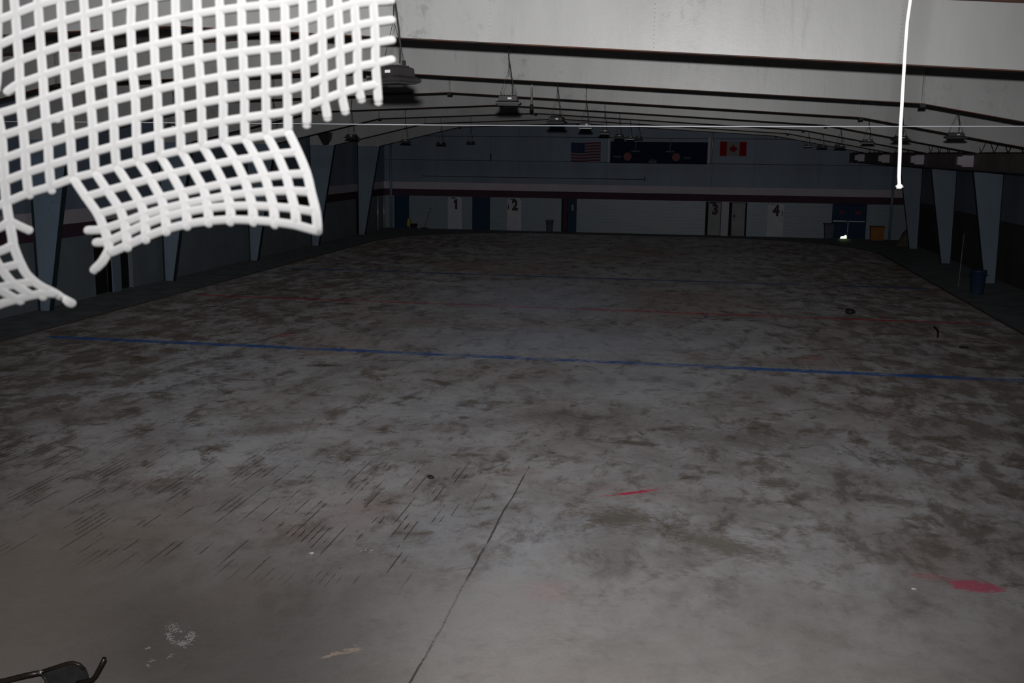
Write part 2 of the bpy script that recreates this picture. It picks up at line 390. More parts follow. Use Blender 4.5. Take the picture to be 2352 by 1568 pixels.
struct('floor', mb, 'walk')
# the low edging strip round the slab
mb = MB()
ed = [(CXL, Y0)] + [p for p in sl[2:][::-1]] + [(CXR, Y0)]
inn = []
for i, p in enumerate(ed):
    a = V(ed[max(i - 1, 0)]); b = V(ed[min(i + 1, len(ed) - 1)]); t = (b - a).normalized(); inn.append((p[0] - t.y * .09, p[1] + t.x * .09))
for i in range(len(ed) - 1):
    a, b, c, d = ed[i], ed[i + 1], inn[i + 1], inn[i]
    mb.add([(x, y, z) for z in (-.04, .012) for x, y in (a, b, c, d)], [(0, 1, 2, 3), (7, 6, 5, 4), (0, 4, 5, 1), (1, 5, 6, 2), (2, 6, 7, 3), (3, 7, 4, 0)])
M['edge'] = mat('edging', (.26, .20, .18), .8, .2, 0, .3, 2)
struct('trim_1', mb, 'edge')
# roof deck with ribs running across the hall
mb = MB(); ys = [Y0 + .3 * i for i in range(int((WY + .5 - Y0) / .3) + 1)]
for x0, x1 in ((XL - .3, RX), (RX, XR + .3)):
    vs = []; 
    for i, y in enumerate(ys):
        dz = .03 + (.04 if i % 2 else 0)
        for x in (x0, x1): vs.append((x, y, top(x) + dz))
    for i, y in enumerate(ys):
        for x in (x0, x1): vs.append((x, y, top(x) + .2))
    n2 = len(ys) * 2
    fs = [(2 * i, 2 * i + 1, 2 * i + 3, 2 * i + 2) for i in range(len(ys) - 1)] + [(n2 + 2 * i, n2 + 2 * i + 2, n2 + 2 * i + 3, n2 + 2 * i + 1) for i in range(len(ys) - 1)]
    mb.add(vs, fs)
struct('ceiling', mb, 'deck')
# left wall: boards below, dark recess, light fascia, blue-grey panels above
gaps = [(atx(219, 640, XL).y, atx(257, 640, XL).y), (atx(276, 640, XL).y, atx(306, 640, XL).y), (58.9, 60.0)]
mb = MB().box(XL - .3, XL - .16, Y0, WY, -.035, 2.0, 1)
yy = Y0
for a, b in gaps:
    mb.box(XL - .16, XL, yy, a, -.035, 2.0); yy = b
mb.box(XL - .16, XL, yy, WY, -.035, 2.0)
mb.box(XL - .3, XL - .02, Y0, WY, 2.86, 7.0, 2)
mb.box(XL - .3, XL - .06, Y0, WY, 2.0, 2.42, 3)
mb.box(XL - .3, XL + .0, Y0, WY, 2.42, 2.86, 4)
struct('wall_left', mb, ['lower', 'dark', 'panel', 'maroon', 'fascia'])
mb = MB().box(XR, XR + .3, Y0, WY, -.035, 2.3, 0).box(XR + .02, XR + .3, Y0, WY, 2.3, 7.0, 1)
struct('wall_right', mb, ['brownwall', 'panel'])
struct('wall_front', MB().box(XL - .3, XR + .3, Y0 - .2, Y0, -.3, 7.2), 'lower')
# end wall
DOORS = [(-18.81, -17.86), (-15.36, -14.46), (-13.80, -12.68), (-11.60, -10.71), (-8.22, -7.28), (.47, 1.40), (1.84, 2.90), (4.09, 5.03), (7.79, 9.74)]
DH = [1.99, 1.97, 1.99, 1.96, 2.0, 1.98, 1.97, 1.93, 2.0]
mb = MB(); x = XL - .3
for (a, b), h in zip(DOORS, DH):
    mb.box(x, a, WY, WY + .2, -.035, 2.0)
    if h < 1.995: mb.box(a, b, WY, WY + .2, h, 2.0)
    x = b
mb.box(x, XR + .3, WY, WY + .2, -.035, 2.0)
mb.box(XL - .3, XR + .3, WY + .5, WY + .6, -.035, 2.0, 4)
mb.box(XL - .3, XR + .3, WY - .08, WY + .2, 2.0, 2.42, 1)
mb.box(XL - .3, XR + .3, WY - .22, WY + .2, 2.42, 2.86, 2)
# upper metal panels as separate sheets with shadow gaps
xs = [XL - .3, -16.1, -12.66, -10.9, -8.95, -5.5, -1.6, .75, 3.2, 6.9, 9.2, XR + .3]
for k in range(len(xs) - 1):
    jog = .012 * (k % 2)
    mb.box(xs[k] + .004, xs[k + 1] - .004, WY + jog, WY + .2, 2.86, 4.20, 3)
    mb.box(xs[k] + .004, xs[k + 1] - .004, WY + .015 - jog, WY + .2, 4.225, 5.66, 3)
    mb.box(xs[k] + .004, xs[k + 1] - .004, WY + jog, WY + .2, 5.69, 7.0, 3)
mb.box(XL - .3, XR + .3, WY + .1, WY + .22, 2.9, 6.9, 4)
struct('wall_back', mb, ['block', 'maroon', 'fascia', 'panel', 'dark'])

# ------------------------------------------------------------ steel frames
SP = 7.62; YG = 58.87
FR = [YG - SP * i for i in range(6, -1, -1)]        # A .. G
BOT = [(-17.97, 5.0), (-13.31, 6.095), (RX, 6.353), (3.96, 5.764), (8.4, 4.97), (10.33, 4.62)]
def make_frame():
    t = thing('steel_frame', '', 'steel frame', (0, 0, 0), 0, 'rigid steel frames across the hall')
    tp = [(11.5, top(11.5)), (RX, top(RX)), (-19.26, top(-19.26))]
    web = [(-19.26, 5.0)] + BOT + [(11.5, 4.62)] + tp
    # non-convex outline: build the web as quads along its length
    xs = sorted({p[0] for p in BOT} | {-19.26, 11.5})
    def bz(x):
        if x <= BOT[0][0]: return 5.0
        if x >= BOT[-1][0]: return 4.62
        for (a, b), (c, d) in zip(BOT, BOT[1:]):
            if a <= x <= c: return b + (d - b) * (x - a) / (c - a)
    mb = MB()
    for a, b in zip(xs, xs[1:]): mb.prism_y([(a, bz(a)), (b, bz(b)), (b, top(b)), (a, top(a))], -.006, .006)
    w = mb.build('rafter_web', 'web', t, label='light grey painted web plate')
    MB().strip_y(BOT, -.11, .11, .014).build('bottom_flange', 'flange', t, label='rust-stained brown bottom flange')
    MB().strip_y([(-19.26, top(-19.26)), (RX, top(RX)), (11.5, top(11.5))], -.11, .11, .014).build('top_flange', 'flange', t, label='dark top flange')
    for i in (1, 2, 3):
        x = BOT[i][0]
        st = MB().box(x - .018, x + .018, -.10, -.008, bz(x) + .014, top(x) - .02).box(x - .028, x + .028, -.112, -.10, bz(x) + .014, bz(x) + (.22 if i != 2 else .3)).build('stiffener', 'plate', t, label='pale bare stiffener plate')
        MB().box(x - .05, x + .05, -.105, .1, bz(x) - .06, bz(x)).build('splice_clip', 'cable', st)
    for x in (-2.62, -.62 , 2.2):
        m2 = MB().box(x - .004, x + .004, -.012, -.004, bz(x) + .02, top(x) - .02)
        z = bz(x) + .06
        while z < top(x) - .06:
            m2.ball((x + .02, -.012, z), .007, 6, 4); z += .05
        m2.build('splice_seam', 'web', t)
    # columns
    MB().prism_y([(-19.26, -.035), (-18.91, -.035), (-17.985, 5.0), (-19.26, 5.0)], -.006, .006).build('column', 'col', t, label='blue-grey tapered left column web')
    f = MB()
    for (a, b), (c, d) in (((-18.91, -.035), (-17.97, 5.0)), ((-19.27, -.035), (-19.27, 5.0))):
        f.prism_y([(a, b), (a + .014, b), (c + .014, d), (c, d)], -.11, .11)
    f.build('column_flange', 'darkframe', t, label='dark edge flanges of the left column')
    MB().prism_y([(11.16, -.035), (11.56, -.035), (11.5, 4.62), (10.33, 4.62)], -.006, .006).build('column', 'col', t, label='blue-grey tapered right column web')
    f = MB()
    for (a, b), (c, d) in (((11.16, -.035), (10.33, 4.62)), ((11.56, -.035), (11.5, 4.62))):
        f.prism_y([(a - .014, b), (a, b), (c, d), (c - .014, d)], -.11, .11)
    f.build('column_flange', 'darkframe', t, label='dark edge flanges of the right column')
    return t
f0 = make_frame(); f0.location = (0, FR[0], 0)
names = ['nearest pale roof frame, crossing the top of the picture',
         'second pale roof frame from the camera, below and behind the nearest',
         'third roof frame, its left column foot nearest below the torn net',
         'fourth roof frame, halfway down the hall',
         'fifth roof frame, its right column beside the blue barrel',
         'sixth roof frame, black speaker on its left knee',
         'farthest roof frame, last before the end wall']
f0['label'] = names[0]
for i in range(1, 7): dup(f0, (0, FR[i], 0), names[i])

# longitudinal girder on the right with brackets
t = thing('eave_girder', 'brown box girder running lengthwise along the right columns', 'girder', (8.55, 0, 4.4))
MB().box(0, .25, 16, WY, .02, .50).box(-.05, .32, 16, WY, 0, .02).box(-.05, .32, 16, WY, .5, .52).build('beam', 'girder', t)
for i in range(2, 7):
    y = FR[i]; MB().box(-.36, -.02, y - .16, y - .12, .10, .46).box(-.5, -.36, y - .14, y + .1, .16, .42).box(-.36, -.02, y - .12, y + .12, .12, .44).build('bracket', 'fascia', t, label='pale square bracket plate')
t2 = thing('bar_joist', 'thin zigzag bar joist standing on the brown girder', 'joist', (8.7, 0, 4.92))
MB().tube([(0, 14, .52), (0, WY, .52)], .022, 6).tube([(0, 14, .02), (0, WY, .02)], .022, 6).build('chord', 'cable', t2)
mb = MB(); y = 14.0; pts = []
k = 0
while y < WY - .6: pts.append((0, y, .02 if k % 2 else .52)); y += .75; k += 1
mb.tube(pts, .012, 5, caps=False); mb.build('zigzag_web', 'cable', t2)

# ------------------------------------------------------------ lamps
def make_lamp():
    t = thing('high_bay_lamp', '', 'ceiling lamp')
    b = MB()
    # box housing over a flared skirt
    vs = []
    for hx, hy, z in ((.17, .14, 0), (.185, .155, .012), (.185, .155, .035), (.14, .12, .06), (.135, .115, .125), (.12, .10, .135)):
        vs += [(-hx, -hy, z), (hx, -hy, z), (hx, hy, z), (-hx, hy, z)]
    b.add(vs, [(3, 2, 1, 0), (20, 21, 22, 23)] + [(4 * k + i, 4 * k + (i + 1) % 4, 4 * k + 4 + (i + 1) % 4, 4 * k + 4 + i) for k in range(5) for i in range(4)])
    for i in range(6): b.box(-.105 + i * .04, -.098 + i * .04, -.09, .09, .13, .15)
    b.box(-.125, -.105, -.015, .015, .13, .19).box(.105, .125, -.015, .015, .13, .19)
    b.build('housing', 'fixture', t)
    MB().box(-.155, .155, -.125, .125, -.01, 0).build('lens', 'lens', t)
    MB().box(.0, .056, -.124, -.116, .08, .105).build('sticker', 'tag', t, label='small white sticker')
    MB().tube([(-.115, 0, .15), (0, 0, .42)], .003, 5).tube([(.115, 0, .15), (0, 0, .42)], .003, 5).tube([(0, 0, .42), (0, 0, 1.15)], .004, 5).build('hanger', 'cable', t)
    MB().tube([(.05, .02, .13), (.06, .02, .25), (.03, .02, .42), (-.01, .02, .6), (.02, .02, .85), (.02, .02, 1.15)], .007, 6).build('power_cord', 'cable', t)
    return t
L0 = make_lamp()
lamps = []
for px, py, y in ((905, 172, 9.3), (1168, 230, 16.0), (1279, 276, 21.5), (1345, 288, 27.0), (1388, 302, 32.6), (1422, 313, 38.3), (1447, 316, 44.2), (1467, 316, 50.0)):
    p = aty(px, py, y); lamps.append((p.x, y, p.z, 'middle'))
for px, py, y in ((2195, 309, 22.6), (2069, 316, 27.2), (1993, 323, 32.4), (1929, 334, 38.4), (1888, 335, 44.0), (1856, 333, 49.6)):
    p = aty(px, py, y); lamps.append((p.x, y, p.z, 'right'))
for px, py, y in ((400, 290, 21.0), (630, 300, 26.8), (808, 312, 32.5), (931, 323, 38.6), (1013, 328, 44.2), (1081, 326, 50.0)):
    p = aty(px, py, y); lamps.append((p.x, y, p.z, 'left'))
ordn = ['nearest', 'second', 'third', 'fourth', 'fifth', 'sixth', 'seventh', 'eighth']
cnt = {}
for i, (x, y, z, row) in enumerate(lamps):
    k = cnt.get(row, 0); cnt[row] = k + 1
    lab = '%s dark hanging lamp%s of the %s row' % (ordn[k], ' from the camera' if k else ' and largest', row)
    if (row, k) == ('middle', 0): lab = 'large dark hanging lamp with white sticker beside the net edge'
    rows = 'hanging lamps of the %s row' % row
    zt = top(x)
    if i == 0: L0.location = (x, y, z - .07); L0.rotation_euler = (0, 0, -.42); L0['label'] = lab; L0['group'] = rows; o = L0
    else: o = dup(L0, (x, y, z - .07), lab, rows, .1 * math.sin(i * 2.3))
    if row != 'middle': o.scale = (1.08, 1.08, .74)
    # hangers reach the roof: stretch the hanger and cord above the bridle
    for ch in o.children:
        if ch.name.startswith(('hanger', 'power_cord')):
            ch.scale.z = (zt + .03 - (z - .07)) / 1.15 / o.scale.z
# pendant pipe in front of the third frame
p = aty(1221, 245, 27.0)
t = thing('pendant_pipe', 'thin silver pipe hanging between the second and third roof frames', 'pipe', (p.x, 27.0, p.z))
MB().tube([(0, 0, .05), (0, 0, top(p.x) - p.z + .03)], .028, 8).build('pipe', 'galv', t)
MB().lathe([(.03, .06), (.05, .02), (.055, -.04), (.03, -.09)], n=10).build('end_cap', 'cable', t, label='dark bulb-shaped end cap')

# speaker under the sixth frame
t = thing('loudspeaker', 'black wedge loudspeaker hung at the knee of the sixth frame', 'speaker', (-18.35, FR[5] - .42, 5.0))
MB().prism_y([(-.35, .62), (.35, .62), (.30, .30), (.12, .02), (.0, .0)], -.2, .2).build('cabinet', 'blackp', t)
MB().box(-.02, .02, -.02, .4, .50, .54).box(-.03, .03, -.03, .03, .5, .75).build('bracket', 'cable', t)

# wire across the hall
mb = MB(); pts = []
for x, y in ((-300, 276), (0, 279), (640, 283.5), (1000, 287), (1450, 290), (1800, 290.5), (2352, 290), (2700, 289)): pts.append(aty(x, y, 6.0))
pts = [V((XL - .05, 6, 5.35)), V((-8, 6, 5.08))] + pts[0:] + [V((7.5, 6, 5.09)), V((XR + .05, 6, 5.2))]
mb.tube(pts, .0028, 6)
tag(mb.build('guy_wire', 'wire'), 'thin grey wire stretched across the hall below the roof frames', 'wire')

# rope at the right
t = thing('hanging_rope', 'bright white rope hanging alone at the right, frayed at its end', 'rope', (0, 0, 0))
rp = [aty(x, y, 2.6) for x, y in ((2066, 428), (2065, 405), (2067, 350), (2068, 300), (2071, 250), (2074, 200), (2077, 150), (2080, 100), (2084, 50), (2091, 0))]
a, b = rp[-2], rp[-1]; rp += [b + (b - a) * 1.2, V((b.x + .03, 2.6, 5.6)), V((b.x + .03, 2.6, top(.5) + .03))]
rr = [.0042] * 3 + [.0040] * 7 + [.004] * 3
MB().tube(rp, rr, 8).build('cord', 'rope', t)
mb = MB(); e = rp[0]
mb.ball(e, (.0085, .0085, .006), 8, 5)
for i in range(14):
    a = random.uniform(0, 6.28); l = random.uniform(.007, .016)
    mb.tube([e, e + V((math.cos(a) * l * .7, math.sin(a) * l * .7, -l * random.uniform(-.1, .5)))], [.002, .0006], 5)
mb.build('frayed_end', 'rope', t)

# ------------------------------------------------------------ the torn net
def P2(s): return [tuple(float(q) for q in w.split(',')) for w in s.split()]
Vt = [
 P2('33,-60 33,-10 34,10 36,32 40,85.5 44,140.5 46,193 49,246 54,297 58,347.7 61,397.7 66,446'),
 P2('86,-60 87,-10 88,12 91.5,67 95,122 99,174.5 102,228 106,279 111,330.6 113,381 117.5,430'),
 P2('139,-60 140,-2 142.5,50.5 146,105.5 149.5,158 153,211 158,261.5 162,313.8 165,365 168,410'),
 P2('191,-60 192,-12 195,35.5 198,90 201,142 206,195.3 210,246 214,298.8 216,349.5 219,397'),
 P2('243,-60 245,-20 247,22 249.5,76.6 253,128.6 256,182 259,232.8 262,284.5 264,336 268,383.3'),
 P2('298,-60 300,-25 302,8 301,64.5 303,116.5 306,169.5 311,220 313,272 314,323 317,370.4'),
 P2('350,-60 352,-4 353,53.3 355,104.5 357,157.5 361,207 363,259 365,310 367,357.7'),
 P2('402,-60 403,-12 404,42.5 406,93.8 408,146.4 411,196 413,247.8 415,299.3 416,346.4'),
 P2('451,-60 452,-20 454,32.8 455,84.2 457,136.5 460.5,186 462.5,237.6 464,288.8 466,336'),
 P2('502,-60 503,-28 505,24.8 507,75.4 508,127.5 510.5,176.7 513,228.6 513,279.2 514,326.7'),
 P2('553,-60 554,-34 555,18.2 556,69.1 558,120.2 560,169.6 562,221 562,271.4 563.5,319'),
 P2('603,-60 604,-38 606,13 608,63.5 609,114.5 610.5,163.5 611,214 611.7,264.7 613,311.5'),
 P2('651,-60 652,-42 654,8 655,58.7 657,109.2 658.6,157.8 660,208 661,257.4 662,303'),
 P2('694,-60 695,-50 696,-1 697,48 699,98.7 700.5,146.8 703,195.5 704.5,244.5 704.6,287'),
 P2('735,-60 737,-12 738.5,35 740,84 741,131.6 743,180.7 745,229.3 749,251 752,271'),
 P2('772,-60 774,-24 776,21.5 779,71 780.7,117.7 783,166.2 785,214.5 789,238 793,256.5'),
 P2('810,-60 812,-36 814,11 817,60.4 820.5,106 821,154.6 824,202.3 830,229'),
 P2('852,-60 854,-42 857,5 860,52 862,98.6 862.5,146.3 866,194 869,235'),
]
Vm1u = P2('-4,-60 -5,0 -5,60 -6,106 -6,161 -9,205')                      # broken strand at the far left
Vm1 = P2('-5,262 4,313 8,366 11,417 15,465 22,510 29,548 31,563 40,588 48,606 60,628 80,648 99,661 122,672 164,697')
Vm2 = P2('-62,20 -60,130 -58,240 -52,330 -48,420 -42,480 -33,530 -22,575 -10,597 8,625 29,650 45,661 72,679')
Vm3 = P2('-110,380 -100,480 -85,560 -62,610 -40,640 8,671 40,689')
Hs = [
 P2('-60,74 -3,47') + [Vt[0][3], Vt[1][2], Vt[2][1], (192, -12), (245, -20), (300, -25)],
 P2('-60,130 -5,106') + [Vt[0][4], Vt[1][3], Vt[2][2], Vt[3][2], Vt[4][2], Vt[5][2], Vt[6][1], (403, -12), (452, -20), (503, -28)],
 P2('-60,183 -6,161') + [Vt[0][5], Vt[1][4], Vt[2][3], Vt[3][3], Vt[4][3], Vt[5][3], Vt[6][2], Vt[7][2], Vt[8][2], Vt[9][2], Vt[10][2], Vt[11][2], Vt[12][2], Vt[13][2], (737, -12), (774, -24), (812, -36), (854, -44)],
 P2('18,211 30,202') + [Vt[0][6], Vt[1][5], Vt[2][4], Vt[3][4], Vt[4][4], Vt[5][4], Vt[6][3], Vt[7][3], Vt[8][3], Vt[9][3], Vt[10][3], Vt[11][3], Vt[12][3], Vt[13][3], Vt[14][2], Vt[15][2], Vt[16][2], Vt[17][2], (898, 2)],
 P2('-60,272 -5,262') + [Vt[0][7], Vt[1][6], Vt[2][5], Vt[3][5], Vt[4][5], Vt[5][5], Vt[6][4], Vt[7][4], Vt[8][4], Vt[9][4], Vt[10][4], Vt[11][4], Vt[12][4], Vt[13][4], Vt[14][3], Vt[15][3], Vt[16][3], Vt[17][3], (899, 47)],
 P2('-60,332 4,313') + [Vt[0][8], Vt[1][7], Vt[2][6], Vt[3][6], Vt[4][6], Vt[5][6], Vt[6][5], Vt[7][5], Vt[8][5], Vt[9][5], Vt[10][5], Vt[11][5], Vt[12][5], Vt[13][5], Vt[14][4], Vt[15][4], Vt[16][4], Vt[17][4], (899.5, 93)],
 P2('-60,392 8,366') + [Vt[0][9], Vt[1][8], Vt[2][7], Vt[3][7], Vt[4][7], Vt[5][7], Vt[6][6], Vt[7][6], Vt[8][6], Vt[9][6], Vt[10][6], Vt[11][6], Vt[12][6], Vt[13][6], Vt[14][5], Vt[15][5], Vt[16][5], Vt[17][5], (899, 138)],
 P2('-60,446 11,417') + [Vt[0][10], Vt[1][9], Vt[2][8], Vt[3][8], Vt[4][8], Vt[5][8], Vt[6][7], Vt[7][7], Vt[8][7], Vt[9][7], Vt[10][7], Vt[11][7], Vt[12][7], Vt[13][7], Vt[14][6], Vt[15][6], Vt[16][6], Vt[17][6]],
 P2('-60,498 0,471 15,465 66,444 117,428.6') + [Vt[2][9], Vt[3][9], Vt[4][9], Vt[5][9], Vt[6][8], Vt[7][8], Vt[8][8], Vt[9][8], Vt[10][8], Vt[11][8], Vt[12][8]],
 P2('-60,548 0,523 22,510 42,518 66,529'), P2('-60,592 0,578 31,563'), P2('-60,632 9,616 48,606'), P2('-60,676 0,661 18,657 49,652 80,648'),
 P2('-60,722 0,700 18,694 47,686 69,680 99,675 122,674'),
]
Wf = [  # hanging flap: rows below the fold
 P2('197,453 247,438.7 296,425.3 345,412.3 393.7,400.2 442,389.5 491.5,379 540.3,369.3 587.8,362 636.6,355 684.8,350'),
 P2('225,493 274.3,479.3 321.8,467 369,455 417.8,443.5 466.4,433 514,423 562,414.5 609,407.6 656.9,402.2 705,399.6'),
 P2('239,526.7 285.8,511.2 331.3,494.2 377,480.6 425.5,469.3 474,459.5 522.6,450.8 571.5,444.5 618.8,440.7 666.6,439.2 714.8,441.7'),
 P2('248.5,556 289.8,536.3 333.6,516 380,499.5 428.3,488 477.5,479.6 528.5,474.6 579.6,473.8 628.4,476 677.5,480.3 726,487.6'),
 P2('251,583 293,564 335,545 382,527.7 429.7,515.8 480,508.6 530.4,505.4 582,507 631,511 681,518 729.8,531.6'),
]
def dpt(x, y):
    """how far the sheet hangs from the lens plane: gentle folds, the torn flap swings towards us"""
    d = .402 + .007 * math.sin(x / 170) + .004 * math.sin(y / 90 + x / 210)
    fold = 411 - (x - 168) * .214
    if x > 160 and y > fold: d -= .024 * min((y - fold) / 170, 1.2)
    if x < 130 and y > 470: d -= .02 * min((y - 470) / 200, 1)
    if x > 700: d += (x - 700) * .00006
    return d
def npt(p, off=0):
    x, y = p; return ray(x, y) * (dpt(x, y) + off) + V((0, 0, CH))
def dense(pts, k=4):
    """Catmull-Rom through the knots"""
    out = []; n = len(pts)
    for i in range(n - 1):
        p0 = pts[max(i - 1, 0)]; p1 = pts[i]; p2 = pts[i + 1]; p3 = pts[min(i + 2, n - 1)]
        for j in range(k):
            t = j / k
            out.append(tuple(.5 * (2 * p1[c] + (p2[c] - p0[c]) * t + (2 * p0[c] - 5 * p1[c] + 4 * p2[c] - p3[c]) * t * t + (3 * p1[c] - p0[c] - 3 * p2[c] + p3[c]) * t ** 3) for c in (0, 1)))
    out.append(pts[-1]); return out
mb = MB(); CR = .0017
def cord(pts, r=CR, off=0, k=3):
    w = [npt(p, off) for p in dense(pts, k)]
    mb.tube(w, r, 8); mb.ball(w[0], r, 8, 5); mb.ball(w[-1], r, 8, 5)
for v in Vt: cord(v)
for v in (Vm1u, Vm1, Vm2, Vm3): cord(v)
for h in Hs: cord(h)
for j in range(11):
    cord([Vt[j + 2][-1] if j < 10 else Vt[12][-1]] + [row[j] for row in Wf])
for row in Wf: cord(row)
cord(P2('251,575 235,602 217,620')); cord(P2('203,529.6 222,529 239,528')); cord(P2('222,557.5 235,557 249,557'))
for x, y in ((119, 438), (68, 449), (132, 274), (293, 570), (335, 552), (382, 534), (430, 521), (480, 514), (530, 511), (583, 512), (632, 517), (99, 682), (47, 692)): mb.ball(npt((x, y)), CR * .95, 8, 5)
net = mb.build('safety_net', 'netcord')
tag(net, 'torn white knotted safety net hanging close at the upper left', 'net')
# head rope that carries the net, above the frame of the picture
a = npt((-60, -60)); b = npt((852, -60))
mb = MB(); dr = (b - a).normalized()
mb.tube([V((XL + .05, a.y, a.z + .2)), a + V((-2, 0, .03)), a, b, b + V((2, 0, .03)), V((XR - .05, b.y, b.z + .2))], .0014, 6)
tag(mb.build('head_rope', 'wire'), 'head rope stretched above the torn net', 'rope')

# ------------------------------------------------------------ doors of the end wall
def glyph(txt, size, name, m, parent, loc, bold=.04, lean=0):
    cu = bpy.data.curves.new(name, 'FONT'); cu.body = txt; cu.size = size; cu.extrude = .006; cu.offset = bold
    cu.align_x = 'CENTER'; cu.align_y = 'CENTER'
    tmp = bpy.data.objects.new('tmp', cu); C.objects.link(tmp)
    bpy.context.view_layer.update()
    me = bpy.data.meshes.new_from_object(tmp.evaluated_get(bpy.context.evaluated_depsgraph_get()))
    bpy.data.objects.remove(tmp); me.materials.clear(); me.materials.append(M[m])
    o = bpy.data.objects.new(name, me); C.objects.link(o); o.parent = parent
    o.location = loc; o.rotation_euler = (math.pi / 2, 0, 0); o.scale = (.82, 1, 1); return o
def door(idx, leafmat, name, y=WY + .05, num=None, extra=None, leaf=None, framemat='darkframe'):
    (a, b), h = DOORS[idx], DH[idx]
    if leaf is None: leaf = (a + .04, b - .04)
    d = MB().box(leaf[0], leaf[1], y, y + .05, -.03, h - .04).build(name, leafmat); d['kind'] = 'structure'
    MB().box(a, a + .04, WY - .02, WY + .12, -.035, h).box(b - .04, b, WY - .02, WY + .12, -.035, h).box(a, b, WY - .02, WY + .12, h - .04, h).build('door_frame', framemat, d)
    if num == '1':
        cx = sum(leaf) / 2 + .02
        MB().prism_y([(cx - .02, 1.20), (cx + .12, 1.20), (cx + .12, 1.83), (cx + .03, 1.83), (cx - .11, 1.72), (cx - .11, 1.58), (cx - .02, 1.62)][::1], y - .012, y - .002).build('numeral', 'num', d)
        MB().box(cx - .28, cx + .0, y - .03, y, 1.86, 1.93).build('door_closer', 'darkframe', d)
    elif num:
        glyph(num, .86, 'numeral', 'num', d, (sum(leaf) / 2 + (.03 if num != '1' else .06), y - .008, 1.50), .045)
        MB().box(sum(leaf) / 2 - .3, sum(leaf) / 2 + .06, y - .03, y, 1.86, 1.93).build('door_closer', 'darkframe', d)
    return d
door(0, 'blue', 'door_1', framemat='blue')
door(1, 'whitedoor', 'door_2', num='1', framemat='whitedoor')
door(2, 'blue', 'door_3', framemat='blue')
d = door(3, 'whitedoor', 'door_4', num='2', framemat='whitedoor')
MB().box(-11.55, -11.50, WY + .02, WY + .05, 1.25, 1.55).build('pull_handle', 'darkframe', d)
d = door(4, 'blue', 'door_5', y=WY + .25, leaf=(-7.85, -7.30))
MB().box(-7.62, -7.50, WY + .24, WY + .25, 1.25, 1.62).build('vision_panel', 'greydoor', d, label='small pale glass panel')
MB().box(-8.15, -7.9, WY + .3, WY + .34, .0, 1.95).build('door_leaf', 'maroon', d, label='brown inner leaf')
d = door(5, 'greydoor', 'door_6', y=WY + .14, num='3', leaf=(.64, 1.36))
d = door(6, 'greydoor', 'door_7', y=WY + .16, leaf=(2.03, 2.80))
MB().ball((2.17, WY + .12, .92), .045, 10, 6).build('door_knob', 'handle', d, label='shiny door knob')
MB().box(2.13, 2.21, WY + .145, WY + .16, 1.05, 1.22).build('lock_plate', 'dark', d)
d = door(7, 'whitedoor', 'door_8', num='4', framemat='whitedoor')
MB().box(4.93, 4.97, WY + .02, WY + .05, 1.2, 1.5).build('pull_handle', 'darkframe', d)
# pier between doors 3 and the next one is lighter
# double door with daylight gap
d = MB().build if False else None
mb = MB(); a, b = 7.83, 9.70; m_ = 8.73
mb.prism_y([(a, -.03), (m_ - .40, -.03), (m_ - .34, .09), (m_ - .16, .11), (m_ - .12, .17), (m_ - .05, .17), (m_ - .02, -.0), (m_ - .01, -.03), (m_ - .005, 1.97), (a, 1.97)], WY + .04, WY + .09)
mb.prism_y([(m_ + .0, -.03), (b, -.03), (b, 1.97), (m_ + .0, 1.97)], WY + .04, WY + .09)
d = mb.build('door_9', 'blue'); d['kind'] = 'structure'
MB().box(7.79, 7.83, WY - .02, WY + .12, -.035, 2.0).box(9.70, 9.74, WY - .02, WY + .12, -.035, 2.0).build('door_frame', 'blue', d)
for s in (8.33, 9.28):
    MB().box(s - .14, s + .14, WY + .028, WY + .04, 1.40, 1.60).build('warning_sign', 'smallred', d, label='small red sign')
MB().box(7.87, 8.66, WY - .01, WY + .04, .97, 1.02).box(8.78, 9.66, WY - .01, WY + .04, .96, 1.01).build('push_bar', 'galv', d, label='metal push bar')
MB().box(8.715, 8.745, WY + .015, WY + .04, .35, 1.0).build('meeting_strip', 'galv', d)
MB().ball((8.80, WY + .0, 1.11), .03, 8, 5).ball((8.70, WY + .0, 1.06), .022, 8, 5).ball((8.69, WY + .0, .93), .018, 8, 5).build('latch', 'handle', d, label='chrome latch')
mb = MB().box(8.25, 8.75, WY + .40, WY + .42, -.03, .30)
o = mb.build('outdoor_daylight', 'day'); tag(o, 'bright daylight showing through the gap under the blue double door', 'daylight')
o = MB().box(8.28, 8.72, WY - .10, WY + .36, -.034, -.02).build('daylight_patch', 'tag'); tag(o, 'pale floor patch with daylight put into its colour, under the blue double door', 'floor patch')  # pool of daylight painted as a pale strip over the dark walkway
dl = bpy.data.lights.new('daylight_gap', 'AREA'); dlo = bpy.data.objects.new('daylight_gap', dl); C.objects.link(dlo)
dl.shape = 'RECTANGLE'; dl.size = .4; dl.size_y = .14; dl.energy = 3; dl.color = (.85, 1, .65); dlo.location = (8.5, WY + .3, .10); dlo.rotation_euler = (math.radians(65), 0, 0)

